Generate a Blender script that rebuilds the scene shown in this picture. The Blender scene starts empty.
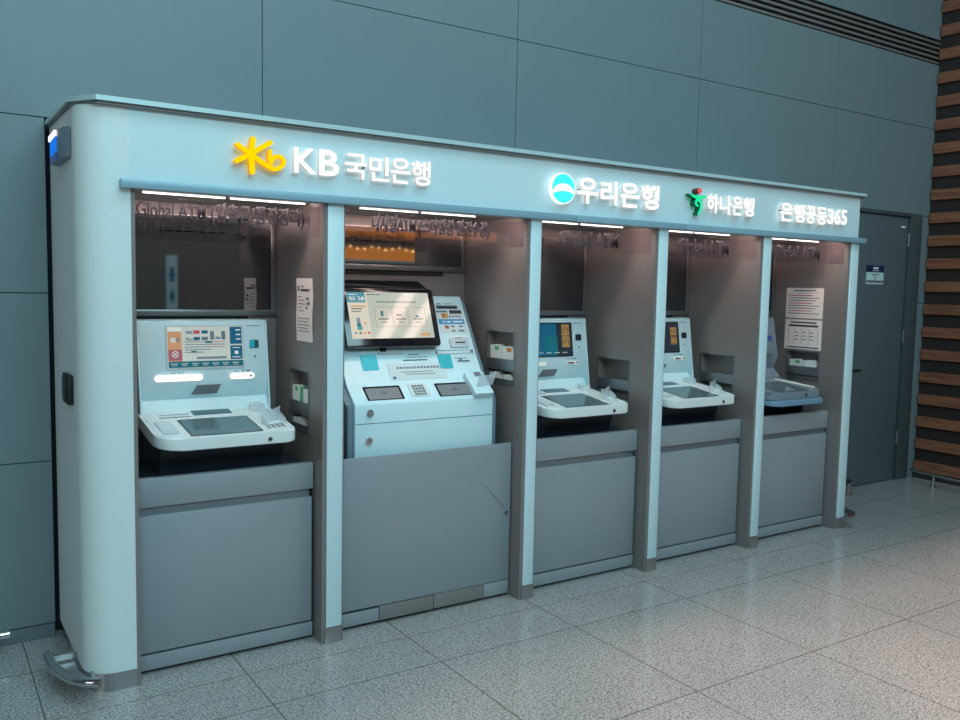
import bpy, bmesh, math, random
from mathutils import Vector, Matrix
random.seed(7)
SC = bpy.context.scene
COL = SC.collection
PI = math.pi

# ------------------------------------------------------------------ materials
def rgb(r, g, b):
    f = lambda c: (c/255/12.92) if c/255 <= .04045 else ((c/255+.055)/1.055)**2.4
    return (f(r), f(g), f(b), 1)

def mat(name, col, rough=.5, metal=0, emit=None, es=0, noise=0, nscale=30, bump=0, alpha=None, spec=None, coat=0):
    m = bpy.data.materials.new(name); m.use_nodes = True
    nt = m.node_tree; b = nt.nodes['Principled BSDF']
    b.inputs['Base Color'].default_value = col
    b.inputs['Roughness'].default_value = rough
    b.inputs['Metallic'].default_value = metal
    if spec is not None: b.inputs['Specular IOR Level'].default_value = spec
    if coat: b.inputs['Coat Weight'].default_value = coat; b.inputs['Coat Roughness'].default_value = .08
    if emit: b.inputs['Emission Color'].default_value = emit; b.inputs['Emission Strength'].default_value = es
    if noise or bump:
        tc = nt.nodes.new('ShaderNodeTexCoord'); n = nt.nodes.new('ShaderNodeTexNoise')
        n.inputs['Scale'].default_value = nscale; n.inputs['Detail'].default_value = 4
        nt.links.new(tc.outputs['Object'], n.inputs['Vector'])
        if noise:
            mx = nt.nodes.new('ShaderNodeMix'); mx.data_type = 'RGBA'
            mx.inputs[6].default_value = tuple(c*(1-noise) for c in col[:3])+(1,)
            mx.inputs[7].default_value = tuple(min(1, c*(1+noise)) for c in col[:3])+(1,)
            nt.links.new(n.outputs['Fac'], mx.inputs[0]); nt.links.new(mx.outputs[2], b.inputs['Base Color'])
        if bump:
            bp = nt.nodes.new('ShaderNodeBump'); bp.inputs['Strength'].default_value = bump; bp.inputs['Distance'].default_value = .002
            nt.links.new(n.outputs['Fac'], bp.inputs['Height']); nt.links.new(bp.outputs[0], b.inputs['Normal'])
    return m

def emis(name, col, s):
    m = bpy.data.materials.new(name); m.use_nodes = True
    nt = m.node_tree; nt.nodes.clear()
    e = nt.nodes.new('ShaderNodeEmission'); o = nt.nodes.new('ShaderNodeOutputMaterial')
    e.inputs[0].default_value = col; e.inputs[1].default_value = s
    nt.links.new(e.outputs[0], o.inputs[0]); return m

def brushed(name, col, rough, metal, amount=.12):
    """brushed sheet metal: fine vertical grain"""
    m = mat(name, col, rough, metal)
    nt = m.node_tree; b = nt.nodes['Principled BSDF']
    tc = nt.nodes.new('ShaderNodeTexCoord'); mp = nt.nodes.new('ShaderNodeMapping'); n = nt.nodes.new('ShaderNodeTexNoise')
    mp.inputs['Scale'].default_value = (160, 160, 12); n.inputs['Scale'].default_value = 1; n.inputs['Detail'].default_value = 3
    nt.links.new(tc.outputs['Object'], mp.inputs[0]); nt.links.new(mp.outputs[0], n.inputs['Vector'])
    mx = nt.nodes.new('ShaderNodeMix'); mx.data_type = 'RGBA'
    mx.inputs[6].default_value = tuple(c*(1-amount) for c in col[:3])+(1,)
    mx.inputs[7].default_value = tuple(c*(1+amount) for c in col[:3])+(1,)
    nt.links.new(n.outputs['Fac'], mx.inputs[0]); nt.links.new(mx.outputs[2], b.inputs['Base Color'])
    return m

def granite():
    m = bpy.data.materials.new('granite_tiles'); m.use_nodes = True
    nt = m.node_tree; b = nt.nodes['Principled BSDF']; N = nt.nodes.new; L = nt.links.new
    tc = N('ShaderNodeTexCoord')
    n1 = N('ShaderNodeTexNoise'); n1.inputs['Scale'].default_value = 130; n1.inputs['Detail'].default_value = 6; n1.inputs['Roughness'].default_value = .75
    v = N('ShaderNodeTexVoronoi'); v.inputs['Scale'].default_value = 190
    n2 = N('ShaderNodeTexNoise'); n2.inputs['Scale'].default_value = 2.2; n2.inputs['Detail'].default_value = 3
    for q in (n1, v, n2): L(tc.outputs['Object'], q.inputs['Vector'])
    r1 = N('ShaderNodeValToRGB'); L(n1.outputs['Fac'], r1.inputs[0])
    e = r1.color_ramp.elements; e[0].position = .36; e[0].color = rgb(86, 86, 86); e[1].position = .62; e[1].color = rgb(196, 194, 192)
    a = e.new(.47); a.color = rgb(152, 151, 150)
    sv = N('ShaderNodeSeparateColor'); L(v.outputs['Color'], sv.inputs[0])
    r2 = N('ShaderNodeValToRGB'); L(sv.outputs[0], r2.inputs[0])
    e = r2.color_ramp.elements; e[0].position = .05; e[0].color = (.42, .40, .39, 1); e[1].position = .3; e[1].color = (1, 1, 1, 1)
    mu = N('ShaderNodeMix'); mu.data_type = 'RGBA'; mu.blend_type = 'MULTIPLY'; mu.inputs[0].default_value = .8
    L(r1.outputs[0], mu.inputs[6]); L(r2.outputs[0], mu.inputs[7])
    r3 = N('ShaderNodeMapRange'); L(n2.outputs['Fac'], r3.inputs[0]); r3.inputs[3].default_value = .9; r3.inputs[4].default_value = 1.08
    m2 = N('ShaderNodeVectorMath'); m2.operation = 'SCALE'; L(mu.outputs[2], m2.inputs[0]); L(r3.outputs[0], m2.inputs['Scale'])
    # joints
    sx = N('ShaderNodeSeparateXYZ'); L(tc.outputs['Object'], sx.inputs[0])
    def joint(src, off, per):
        s = N('ShaderNodeMath'); s.operation = 'SUBTRACT'; s.inputs[1].default_value = off - per*40; L(src, s.inputs[0])
        d = N('ShaderNodeMath'); d.operation = 'MODULO'; d.inputs[1].default_value = per; L(s.outputs[0], d.inputs[0])
        c = N('ShaderNodeMath'); c.operation = 'LESS_THAN'; c.inputs[1].default_value = .005; L(d.outputs[0], c.inputs[0]); return c
    jx = joint(sx.outputs[0], .3804, .6999)
    jy = joint(sx.outputs[1], -.399, .7187)
    # the cut row next to the booth: one joint at y = -0.113 instead of the next full one
    ad = N('ShaderNodeMath'); ad.operation = 'SUBTRACT'; ad.inputs[1].default_value = -.1135; L(sx.outputs[1], ad.inputs[0])
    ab = N('ShaderNodeMath'); ab.operation = 'ABSOLUTE'; L(ad.outputs[0], ab.inputs[0])
    ls = N('ShaderNodeMath'); ls.operation = 'LESS_THAN'; ls.inputs[1].default_value = .002; L(ab.outputs[0], ls.inputs[0])
    m_a = N('ShaderNodeMath'); m_a.operation = 'MAXIMUM'; L(jx.outputs[0], m_a.inputs[0]); L(jy.outputs[0], m_a.inputs[1])
    m_b = N('ShaderNodeMath'); m_b.operation = 'MAXIMUM'; L(m_a.outputs[0], m_b.inputs[0]); L(ls.outputs[0], m_b.inputs[1])
    fin = N('ShaderNodeMix'); fin.data_type = 'RGBA'; L(m_b.outputs[0], fin.inputs[0]); L(m2.outputs[0], fin.inputs[6]); fin.inputs[7].default_value = rgb(96, 90, 84)
    L(fin.outputs[2], b.inputs['Base Color'])
    b.inputs['Roughness'].default_value = .16
    rr = N('ShaderNodeMapRange'); L(n1.outputs['Fac'], rr.inputs[0]); rr.inputs[3].default_value = .09; rr.inputs[4].default_value = .22
    L(rr.outputs[0], b.inputs['Roughness'])
    b.inputs['Specular IOR Level'].default_value = .5
    return m

def wood():
    m = mat('wood_slats', rgb(132, 92, 66), .5)
    nt = m.node_tree; b = nt.nodes['Principled BSDF']; N = nt.nodes.new; L = nt.links.new
    tc = N('ShaderNodeTexCoord'); mp = N('ShaderNodeMapping'); mp.inputs['Scale'].default_value = (30, 2.5, 40)
    n = N('ShaderNodeTexNoise'); n.inputs['Scale'].default_value = 1.5; n.inputs['Detail'].default_value = 6
    L(tc.outputs['Object'], mp.inputs[0]); L(mp.outputs[0], n.inputs['Vector'])
    r = N('ShaderNodeValToRGB'); L(n.outputs['Fac'], r.inputs[0])
    e = r.color_ramp.elements; e[0].position = .3; e[0].color = rgb(110, 64, 46); e[1].position = .7; e[1].color = rgb(154, 100, 74)
    L(r.outputs[0], b.inputs['Base Color']); return m

def strip_glass():
    m = bpy.data.materials.new('smoked_clear_strip'); m.use_nodes = True
    nt = m.node_tree; nt.nodes.clear(); N = nt.nodes.new; L = nt.links.new
    t = N('ShaderNodeBsdfTransparent'); t.inputs[0].default_value = (.955, .93, .955, 1)
    g = N('ShaderNodeBsdfGlossy'); g.inputs[0].default_value = (.9, .9, .92, 1); g.inputs[1].default_value = .03
    mx = N('ShaderNodeMixShader'); mx.inputs[0].default_value = .08
    o = N('ShaderNodeOutputMaterial'); L(t.outputs[0], mx.inputs[1]); L(g.outputs[0], mx.inputs[2]); L(mx.outputs[0], o.inputs[0])
    return m

def clear_plastic():
    m = bpy.data.materials.new('clear_plastic'); m.use_nodes = True
    nt = m.node_tree; nt.nodes.clear(); N = nt.nodes.new; L = nt.links.new
    t = N('ShaderNodeBsdfTransparent'); t.inputs[0].default_value = (.93, .97, .97, 1)
    g = N('ShaderNodeBsdfPrincipled'); g.inputs['Base Color'].default_value = rgb(225, 232, 235); g.inputs['Roughness'].default_value = .1
    mx = N('ShaderNodeMixShader'); mx.inputs[0].default_value = .45
    o = N('ShaderNodeOutputMaterial'); L(t.outputs[0], mx.inputs[1]); L(g.outputs[0], mx.inputs[2]); L(mx.outputs[0], o.inputs[0])
    return m

def speckled_white():
    m = mat('speckled_white_laminate', rgb(214, 228, 228), .42)
    nt = m.node_tree; b = nt.nodes['Principled BSDF']; N = nt.nodes.new; L = nt.links.new
    tc = N('ShaderNodeTexCoord')
    v = N('ShaderNodeTexVoronoi'); v.inputs['Scale'].default_value = 75; L(tc.outputs['Object'], v.inputs['Vector'])
    s = N('ShaderNodeSeparateColor'); L(v.outputs['Color'], s.inputs[0])
    lt = N('ShaderNodeMath'); lt.operation = 'GREATER_THAN'; lt.inputs[1].default_value = .9; L(s.outputs[0], lt.inputs[0])
    d = N('ShaderNodeMath'); d.operation = 'LESS_THAN'; d.inputs[1].default_value = .13; L(v.outputs['Distance'], d.inputs[0])
    mm = N('ShaderNodeMath'); mm.operation = 'MULTIPLY'; L(lt.outputs[0], mm.inputs[0]); L(d.outputs[0], mm.inputs[1])
    mx = N('ShaderNodeMix'); mx.data_type = 'RGBA'; L(mm.outputs[0], mx.inputs[0])
    mx.inputs[6].default_value = rgb(214, 228, 228); mx.inputs[7].default_value = rgb(168, 170, 164)
    L(mx.outputs[2], b.inputs['Base Color']); return m

M = dict(
    wall=mat('slate_wall_panel', rgb(112, 128, 133), .42, 0, noise=.05, nscale=3),
    joint=mat('panel_joint', rgb(30, 34, 38), .8),
    dark=mat('matt_black', rgb(18, 20, 24), .6),
    navy=mat('dark_navy_plastic', rgb(30, 40, 54), .4),
    grille=mat('diffuser_grey', rgb(140, 138, 138), .35, .3),
    laminate=speckled_white(),
    header=mat('header_white', rgb(203, 226, 231), .4, noise=.02, nscale=60),
    post=mat('post_white', rgb(204, 230, 236), .35),
    lintel=mat('lintel_grey_blue', rgb(140, 176, 192), .35, .1),
    trim=mat('roof_trim_metal', rgb(196, 226, 230), .22, .25),
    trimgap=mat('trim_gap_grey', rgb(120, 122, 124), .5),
    cab=brushed('cabinet_grey_metal', rgb(148, 156, 162), .4, .15, .05),
    side=brushed('partition_grey_metal', rgb(136, 130, 129), .36, .25, .08),
    kick=mat('kick_plate_steel', rgb(136, 136, 134), .35, .3, noise=.08, nscale=12),
    groove=mat('groove_metal', rgb(128, 140, 148), .3, .5),
    deck=mat('dark_deck', rgb(44, 50, 58), .3),
    mirror=mat('smoked_mirror', rgb(136, 140, 146), .03, 1),
    frame=mat('mirror_frame_metal', rgb(132, 136, 140), .3, .7),
    chrome=mat('chrome', rgb(205, 208, 210), .12, 1),
    steel=brushed('steel_foot', rgb(180, 182, 184), .28, .9, .06),
    white=mat('machine_white', rgb(222, 228, 228), .32), whitec=mat('machine_cool_white', rgb(198, 226, 232), .32),
    white2=mat('machine_pale_grey', rgb(190, 202, 208), .35),
    mgrey=mat('machine_grey_blue', rgb(122, 134, 146), .35),
    mgrey2=mat('machine_blue_tint', rgb(112, 146, 172), .3),
    cheek=mat('machine_cheek_grey', rgb(110, 128, 142), .35),
    slot=mat('slot_dark', rgb(34, 42, 50), .3),
    slotgrey=mat('slot_grey', rgb(118, 124, 128), .35),
    bezel=mat('black_bezel', rgb(20, 24, 30), .12, coat=.3),
    glass=mat('touch_glass', rgb(92, 112, 118), .08),
    teal=mat('teal_sensor', rgb(20, 150, 165), .2, emit=rgb(20, 180, 190), es=.25),
    teald=mat('dark_teal', rgb(36, 84, 96), .25),
    glow=emis('slot_glow', (1, .97, .93, 1), 1.25),
    tube=emis('light_tube_glow', (1, .90, .84, 1), 3.0),
    sign=emis('sign_white_glow', (1, .95, .90, 1), 1.3),
    signside=mat('sign_return_pale', rgb(196, 206, 208), .5, emit=(1, .9, .84, 1), es=.28), signy=emis('sign_yellow_glow', (1, .60, .0, 1), 1.25),  # signside: weak glow put into the letter returns to make the halo
    signc=emis('sign_cyan_glow', (.05, .82, .86, 1), 1.25),
    signw=emis('sign_soft_white_glow', (.92, 1, 1, 1), 1.25),
    signg=mat('sign_green', rgb(20, 190, 130), .35, emit=rgb(20, 220, 140), es=.7),
    signr=mat('sign_red', rgb(225, 80, 76), .35, emit=rgb(235, 90, 80), es=.5),
    signgd=mat('sign_green_return', rgb(28, 96, 82), .4), signrd=mat('sign_red_return', rgb(110, 52, 54), .4), signyd=mat('sign_orange_return', rgb(214, 130, 20), .4, emit=(1, .4, .02, 1), es=.5),
    signback=mat('sign_return_dark', rgb(70, 92, 100), .4),
    blue=emis('blue_display', rgb(30, 120, 230), 1.0),
    blued=mat('blue_display_dark', rgb(28, 62, 120), .3, emit=rgb(30, 60, 130), es=.5),
    lampw=emis('device_lamp', (1, .9, .95, 1), 1.4),
    letterd=mat('strip_lettering', rgb(34, 34, 44), .3),
    paper=mat('paper_white', rgb(236, 226, 222), .7),
    ink=mat('printed_ink', rgb(120, 116, 118), .7),
    inkd=mat('printed_ink_dark', rgb(58, 56, 60), .7),
    env=mat('envelope_white', rgb(222, 228, 224), .6),
    envg=mat('envelope_green', rgb(96, 170, 120), .6),
    envo=mat('envelope_orange', rgb(214, 130, 70), .6),
    granite=granite(), wood=wood(), strip=strip_glass(), clear=clear_plastic(),
    door=mat('door_slate', rgb(88, 100, 106), .42, noise=.03, nscale=4),
    doorframe=mat('door_frame_slate', rgb(68, 78, 82), .4),
    hinge=mat('hinge_metal', rgb(150, 158, 160), .3, .8),
    hall=mat('hall_dark', rgb(120, 112, 106), .8), ceil=mat('hall_ceiling', rgb(92, 92, 92), .9),
    wbase=mat('wall_base_metal', rgb(118, 130, 138), .35, .3),
    slatback=mat('slat_backing_dark', rgb(46, 34, 31), .7),
    signnavy=mat('plate_navy', rgb(26, 40, 82), .4), signpale=mat('plate_pale', rgb(196, 222, 222), .4),
    signtext=mat('plate_text_white', rgb(230, 235, 240), .5),
    cafe=mat('warm_lit_board', rgb(190, 120, 60), .6, emit=(1, .33, .06, 1), es=.9),
    bulb=emis('bulb_glow', (1, .62, .25, 1), 10), pinkwin2=emis('pink_light_strip', (1, .70, .62, 1), 8), pinkwin=emis('pink_lit_window', (1, .72, .72, 1), 1.6),
)
# screen and printed sticker colours; S puts a faint glow into each
def S(name, c, e=.12): return mat('screen_'+name, c, .15, emit=c, es=e)
M.update(s_cream=S('cream', rgb(214, 216, 206)), s_orange=S('orange', rgb(222, 160, 116)), s_rose=S('rose', rgb(176, 100, 112)),
         s_blue=S('blue', rgb(28, 104, 138)), s_teal=S('teal', rgb(28, 112, 128)), s_grey=S('grey', rgb(120, 140, 158)), s_dark=mat('screen_dark', rgb(46, 58, 68), .12),
         s_gold=mat('gold_sticker', rgb(196, 150, 84), .4), s_golds=mat('gold_sticker_dark', rgb(146, 106, 70), .5), s_pale=S('pale', rgb(236, 236, 230)), s_text=S('text', rgb(90, 110, 124), .3),
         s_red=S('red', rgb(200, 80, 90)), s_bright=mat('display_bright', rgb(20, 22, 24), .04, emit=rgb(232, 226, 206), es=0.85, coat=.6), s_btile=mat('display_btile', rgb(20, 22, 24), .04, emit=rgb(214, 214, 200), es=0.8, coat=.6),
         s_pink=emis('screen_pink', rgb(246, 214, 208), 1.0), s_green=mat('display_green', rgb(20, 22, 24), .04, emit=rgb(204, 214, 200), es=0.8, coat=.6),
         s_sky=mat('display_sky', rgb(20, 22, 24), .04, emit=rgb(92, 160, 178), es=0.8, coat=.6), s_ora=mat('display_ora', rgb(20, 22, 24), .04, emit=rgb(230, 170, 110), es=0.8, coat=.6), s_ink=mat('display_ink', rgb(20, 22, 24), .04, emit=rgb(120, 130, 128), es=0.7, coat=.6),
         s_lbl=mat('label_blue', rgb(60, 150, 196), .4), s_lblp=mat('label_pale', rgb(200, 214, 216), .5))

# ------------------------------------------------------------------ mesh builder
class MB:
    def __init__(s): s.bm = bmesh.new(); s.mi = 0
    def _mark(s, faces):
        for f in faces: f.material_index = s.mi
    def box(s, x0, x1, y0, y1, z0, z1, bev=0, seg=2):
        r = bmesh.ops.create_cube(s.bm, size=1)
        vs = r['verts']
        for v in vs:
            v.co = Vector((x0+(v.co.x+.5)*(x1-x0), y0+(v.co.y+.5)*(y1-y0), z0+(v.co.z+.5)*(z1-z0)))
        fs = set(f for v in vs for f in v.link_faces); s._mark(fs)
        if bev:
            es = list(set(e for v in vs for e in v.link_edges))
            rr = bmesh.ops.bevel(s.bm, geom=es, offset=bev, segments=seg, affect='EDGES', profile=.5)
            s._mark(rr['faces'])
        return s
    def prism(s, pts, d, bev=0, seg=3, caps=True):
        """closed polygon pts (3-D) extruded by vector d; bev rounds the cap rims"""
        d = Vector(d); a = [s.bm.verts.new(Vector(p)) for p in pts]; b = [s.bm.verts.new(Vector(p)+d) for p in pts]
        fs = [s.bm.faces.new(a), s.bm.faces.new(b[::-1])]
        n = len(a)
        for i in range(n): fs.append(s.bm.faces.new((a[i], b[i], b[(i+1) % n], a[(i+1) % n])))
        s._mark(fs)
        if bev:
            es = list(fs[0].edges)+list(fs[1].edges)
            rr = bmesh.ops.bevel(s.bm, geom=es, offset=bev, segments=seg, affect='EDGES', profile=.5); s._mark(rr['faces'])
        return s
    def quad(s, *p):
        f = s.bm.faces.new([s.bm.verts.new(Vector(q)) for q in p]); s._mark([f]); return s
    def cyl(s, a, b, r, r2=None, n=20):
        a = Vector(a); b = Vector(b); d = b-a
        q = d.to_track_quat('Z', 'Y').to_matrix().to_4x4()
        rr = bmesh.ops.create_cone(s.bm, cap_ends=True, segments=n, radius1=r, radius2=r if r2 is None else r2, depth=d.length,
                                   matrix=Matrix.Translation((a+b)/2) @ q)
        s._mark(set(f for v in rr['verts'] for f in v.link_faces)); return s
    def sphere(s, c, r, n=12):
        rr = bmesh.ops.create_uvsphere(s.bm, u_segments=n, v_segments=n//2+1, radius=r, matrix=Matrix.Translation(c))
        s._mark(set(f for v in rr['verts'] for f in v.link_faces)); return s
    def tube(s, pts, r, n=12):
        pts = [Vector(p) for p in pts]; rings = []; up = Vector((0, 0, 1))
        for i, p in enumerate(pts):
            t = (pts[min(i+1, len(pts)-1)]-pts[max(i-1, 0)]).normalized()
            if abs(t.dot(up)) > .98: up = Vector((0, 1, 0))
            a = t.cross(up).normalized(); b = a.cross(t).normalized()
            rings.append([s.bm.verts.new(p+a*math.cos(2*PI*k/n)*r+b*math.sin(2*PI*k/n)*r) for k in range(n)])
        fs = []
        for i in range(len(rings)-1):
            for k in range(n): fs.append(s.bm.faces.new((rings[i][k], rings[i][(k+1) % n], rings[i+1][(k+1) % n], rings[i+1][k])))
        fs.append(s.bm.faces.new(rings[0][::-1])); fs.append(s.bm.faces.new(rings[-1])); s._mark(fs); return s
    def build(s, name, mats, parent=None, smooth=True):
        loc = parent['_o'] if parent is not None and '_o' in parent else (0, 0, 0)
        bmesh.ops.translate(s.bm, verts=s.bm.verts, vec=-Vector(loc))
        bmesh.ops.recalc_face_normals(s.bm, faces=s.bm.faces)
        if smooth:
            for f in s.bm.faces: f.smooth = True
            for e in s.bm.edges:
                e.smooth = e.calc_face_angle(0) < .6
        me = bpy.data.meshes.new(name); s.bm.to_mesh(me); s.bm.free()
        for m in (mats if isinstance(mats, (list, tuple)) else [mats]): me.materials.append(M[m] if isinstance(m, str) else m)
        o = bpy.data.objects.new(name, me); COL.objects.link(o)
        if parent is not None:
            o.parent = parent; o['_o'] = list(loc)
        return o

def thing(name, label, cat, loc=(0, 0, 0), group=None):
    o = bpy.data.objects.new(name, None); COL.objects.link(o); o.location = loc; o.empty_display_size = .1
    o['label'] = label; o['category'] = cat; o['_o'] = list(loc)
    if group: o['group'] = group
    return o
def tag(o, label, cat, group=None):
    o['label'] = label; o['category'] = cat
    if group: o['group'] = group
    return o
def struct(o): o['kind'] = 'structure'; return o
def box(name, m, p, *a, bev=0): return MB().box(*a, bev=bev).build(name, m, p)

def text_obj(name, body, x0, x1, z0, z1, y, m, parent, depth=.012, bold=.0, maxw=False, normal='front', res=3, xw=None):
    """lettering standing in a plane facing the hall (-y): fitted to the box x0..x1, z0..z1, front at y-depth"""
    c = bpy.data.curves.new(name, 'FONT'); c.body = body; c.resolution_u = res; c.offset = bold; c.extrude = .5
    c.align_x = 'LEFT'
    o = bpy.data.objects.new(name, c); COL.objects.link(o)
    bpy.context.view_layer.update()
    dg = bpy.context.evaluated_depsgraph_get()
    me = bpy.data.meshes.new_from_object(o.evaluated_get(dg)); bpy.data.objects.remove(o); bpy.data.curves.remove(c)
    xs = [v.co.x for v in me.vertices]; ys = [v.co.y for v in me.vertices]
    a, b, e, f = min(xs), max(xs), min(ys), max(ys)
    loc = parent['_o'] if parent is not None and '_o' in parent else (0, 0, 0)
    for v in me.vertices:
        X = x0+(v.co.x-a)/(b-a)*(x1-x0); Z = z0+(v.co.y-e)/(f-e)*(z1-z0); Y = y-depth*(v.co.z+.5)
        v.co = Vector((X, Y, Z))-Vector(loc)
    me.materials.clear(); me.materials.append(M[m])
    if m == 'sign':
        me.materials.append(M['signside'])
        for p in me.polygons: p.material_index = 0 if abs(p.normal.y) > .7 else 1
    o = bpy.data.objects.new(name, me); COL.objects.link(o)
    if parent is not None: o.parent = parent; o['_o'] = list(loc)
    return o

def stroke(mb, pts, w, y, depth, z0=None):
    """flat ribbon with round ends through (x, z) points, extruded in y"""
    P = [Vector((p[0], p[1])) for p in pts]; n = len(P); L = []; R = []
    def w_(i): return (w[i] if isinstance(w, (list, tuple)) else w)/2
    for i in range(n):
        t = (P[min(i+1, n-1)]-P[max(i-1, 0)]).normalized(); q = Vector((-t.y, t.x))
        L.append(P[i]+q*w_(i)); R.append(P[i]-q*w_(i))
    t0 = (P[0]-P[1]).normalized(); t1 = (P[-1]-P[-2]).normalized()
    def cap(c, t, r, sgn):
        q = Vector((-t.y, t.x)); return [c+q*math.cos(a)*r*sgn+t*math.sin(a)*r for a in [PI*k/8 for k in range(1, 8)]]
    out = L + cap(P[-1], t1, w_(-1), 1) + R[::-1] + cap(P[0], t0, w_(0), 1)
    mb.prism([(p.x, y, p.y) for p in out], (0, -depth, 0))
def smooth_path(pts, sub=5):
    out = []; n = len(pts)
    for i in range(n-1):
        p0, p1, p2, p3 = pts[max(i-1, 0)], pts[i], pts[i+1], pts[min(i+2, n-1)]
        for k in range(sub):
            t = k/sub
            out.append(tuple(.5*((2*p1[j])+(-p0[j]+p2[j])*t+(2*p0[j]-5*p1[j]+4*p2[j]-p3[j])*t*t+(-p0[j]+3*p1[j]-3*p2[j]+p3[j])*t**3) for j in range(len(p1))))
    out.append(tuple(pts[-1])); return out

def paint_sides(o, m):
    """faces not looking along y get their own return material"""
    o.data.materials.append(M[m])
    for p in o.data.polygons:
        if abs(p.normal.y) < .7: p.material_index = len(o.data.materials)-1
    return o

class Frame:
    """a local plane: origin (left-bottom corner), u along width, v up; puts thin plates, stickers and buttons on it"""
    def __init__(s, o, u, v):
        s.o = Vector(o); s.u = Vector(u).normalized(); s.v = Vector(v).normalized(); s.n = s.u.cross(s.v).normalized()
    def p(s, a, b, h=0): return s.o+s.u*a+s.v*b+s.n*h
    def plate(s, mb, a0, a1, b0, b1, h0, h1, r=0, seg=5, bev=0):
        if r:
            pts = []
            for cx, cy, st in ((a1-r, b1-r, 0), (a0+r, b1-r, PI/2), (a0+r, b0+r, PI), (a1-r, b0+r, 3*PI/2)):
                for k in range(seg+1): pts.append(s.p(cx+r*math.cos(st+PI/2*k/seg), cy+r*math.sin(st+PI/2*k/seg), h0))
        else: pts = [s.p(a0, b0, h0), s.p(a1, b0, h0), s.p(a1, b1, h0), s.p(a0, b1, h0)]
        mb.prism(pts, s.n*(h1-h0), bev)
    def rects(s, name, rl, parent, h=.001, step=.0004):
        """rl: list of (material, a0, a1, b0, b1); a printed sheet, every later field a hair above the one before"""
        mats = []; mb = MB()
        for i, (m, a0, a1, b0, b1) in enumerate(rl):
            if m not in mats: mats.append(m)
            mb.mi = mats.index(m); s.plate(mb, a0, a1, b0, b1, 0 if i == 0 else h, h+step*(1 if i else 0)+step*i*.15)
        return mb.build(name, mats, parent, smooth=False)

# ------------------------------------------------------------------ setting
YW = .654; XR = 6.307; HX0, HX1, HY0, HZ = -7., XR, -10.5, 6.0
struct(box('floor', 'granite', None, HX0, 10.1, HY0, 1.2, -.1, 0))
def grid_wall(mb, xs, zs, y, yb, gap=.004):
    for i in range(len(xs)-1):
        for k in range(len(zs)-1):
            mb.box(xs[i]+gap/2, xs[i+1]-gap/2, y, yb, zs[k]+gap/2, zs[k+1]-gap/2)
JX = [.7101-1.4262*5+1.4262*k for k in range(0, 9)]+[XR]
mb = MB()
UP = [2.1535, 2.8545, 3.36]                     # panels above the booth, below the slot diffuser
grid_wall(mb, [HX0]+[x for x in JX if x > HX0+.1], UP, YW, .72)
grid_wall(mb, [HX0]+[x for x in JX if x > HX0+.1], [3.555, 4.3, 5.0, HZ], YW, .72)
# beside the booth on the left, and right of the door
grid_wall(mb, [HX0, -3.57, -2.14, -.715, -.190], [.06, .752, 1.4475, 2.1535], YW, .72)
grid_wall(mb, [XR-.107, XR], [.0, 1.4475, 2.1535], YW, .72)
grid_wall(mb, [4.25, 4.985, 5.03], [.0, 1.4475, 2.1535], YW, .72)
mb.mi = 1
mb.box(HX0, XR+.1, .72, .74, 0, HZ); mb.box(-.190, 4.25, .715, .72, 0, 2.1535)
struct(mb.build('wall_back', ['wall', 'joint'], None, smooth=False))
struct(box('baseboard_left', 'wbase', None, HX0, -.195, YW-.008, .715, 0, .058))
mb = MB()
mb.box(XR, XR+.1, -5.5, .74, 0, HZ)
struct(mb.build('wall_right', 'slatback', None))
mb = MB()
for k in range(0, 32):
    z = .103+.1852*k
    if z+.05 < HZ: mb.box(XR-.028, XR, -5.4, .645, z-.042, z+.042, bev=.003, seg=1)
struct(mb.build('trim_1', 'wood', None))
struct(box('baseboard_right', 'slatback', None, XR-.03, XR, -5.4, .645, 0, .05))
struct(box('wall_side', 'hall', None, XR+.1, 10, -5.5, -5.4, 0, HZ))
struct(box('wall_far', 'hall', None, 10, 10.1, HY0, -5.4, 0, HZ))
struct(box('wall_front', 'hall', None, HX0, 10.1, HY0-.1, HY0, 0, HZ))
struct(box('wall_left', 'hall', None, HX0-.1, HX0, HY0, .74, 0, HZ))
struct(box('ceiling', 'ceil', None, HX0-.1, 10.1, HY0-.1, .74, HZ, HZ+.1))

# slot air diffuser in the back wall
t = thing('air_diffuser', 'long black slot air diffuser with grey blades high in the slate panel wall', 'air vent', (1.2, YW, 3.39))
box('backing', 'dark', t, HX0+.1, XR-.005, YW+.045, YW+.055, 3.36, 3.555)
for k in range(5):
    z = 3.366+.038*k
    box('blade', 'grille', t, HX0+.1, XR-.005, YW-.004, YW+.04, z, z+.017, bev=.002)
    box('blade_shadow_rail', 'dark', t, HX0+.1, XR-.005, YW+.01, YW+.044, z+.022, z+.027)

# the door right of the booth
d = struct(box('door_1', 'door', None, 5.12, 6.022, YW+.012, .71, .008, 2.130, bev=.002))
d['_o'] = [0, 0, 0]
for z in (1.953, 1.18, .352):
    MB().cyl((6.03, YW+.004, z-.055), (6.03, YW+.004, z+.055), .009, n=12).build('hinge', 'hinge', d)
box('door_closer_tab', 'signtext', d, 5.93, 5.975, YW+.004, YW+.012, 2.045, 2.06)
mb = MB(); mb.cyl((5.22, YW+.012, .93), (5.22, YW-.03, .93), .024); mb.mi = 1
mb.tube([(5.22, YW-.028, .93), (5.24, YW-.045, .93), (5.30, YW-.05, .93), (5.385, YW-.05, .93)], .011)
mb.build('handle', ['chrome', 'dark'], d)
mb = MB()
mb.box(6.042, 6.20, YW-.006, .71, 0, 2.165, bev=.003); mb.box(5.03, 5.11, YW-.006, .71, 0, 2.165, bev=.003); mb.box(5.11, 6.042, YW-.006, .71, 2.136, 2.165, bev=.003)
struct(mb.build('trim_2', 'doorframe', None))
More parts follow.
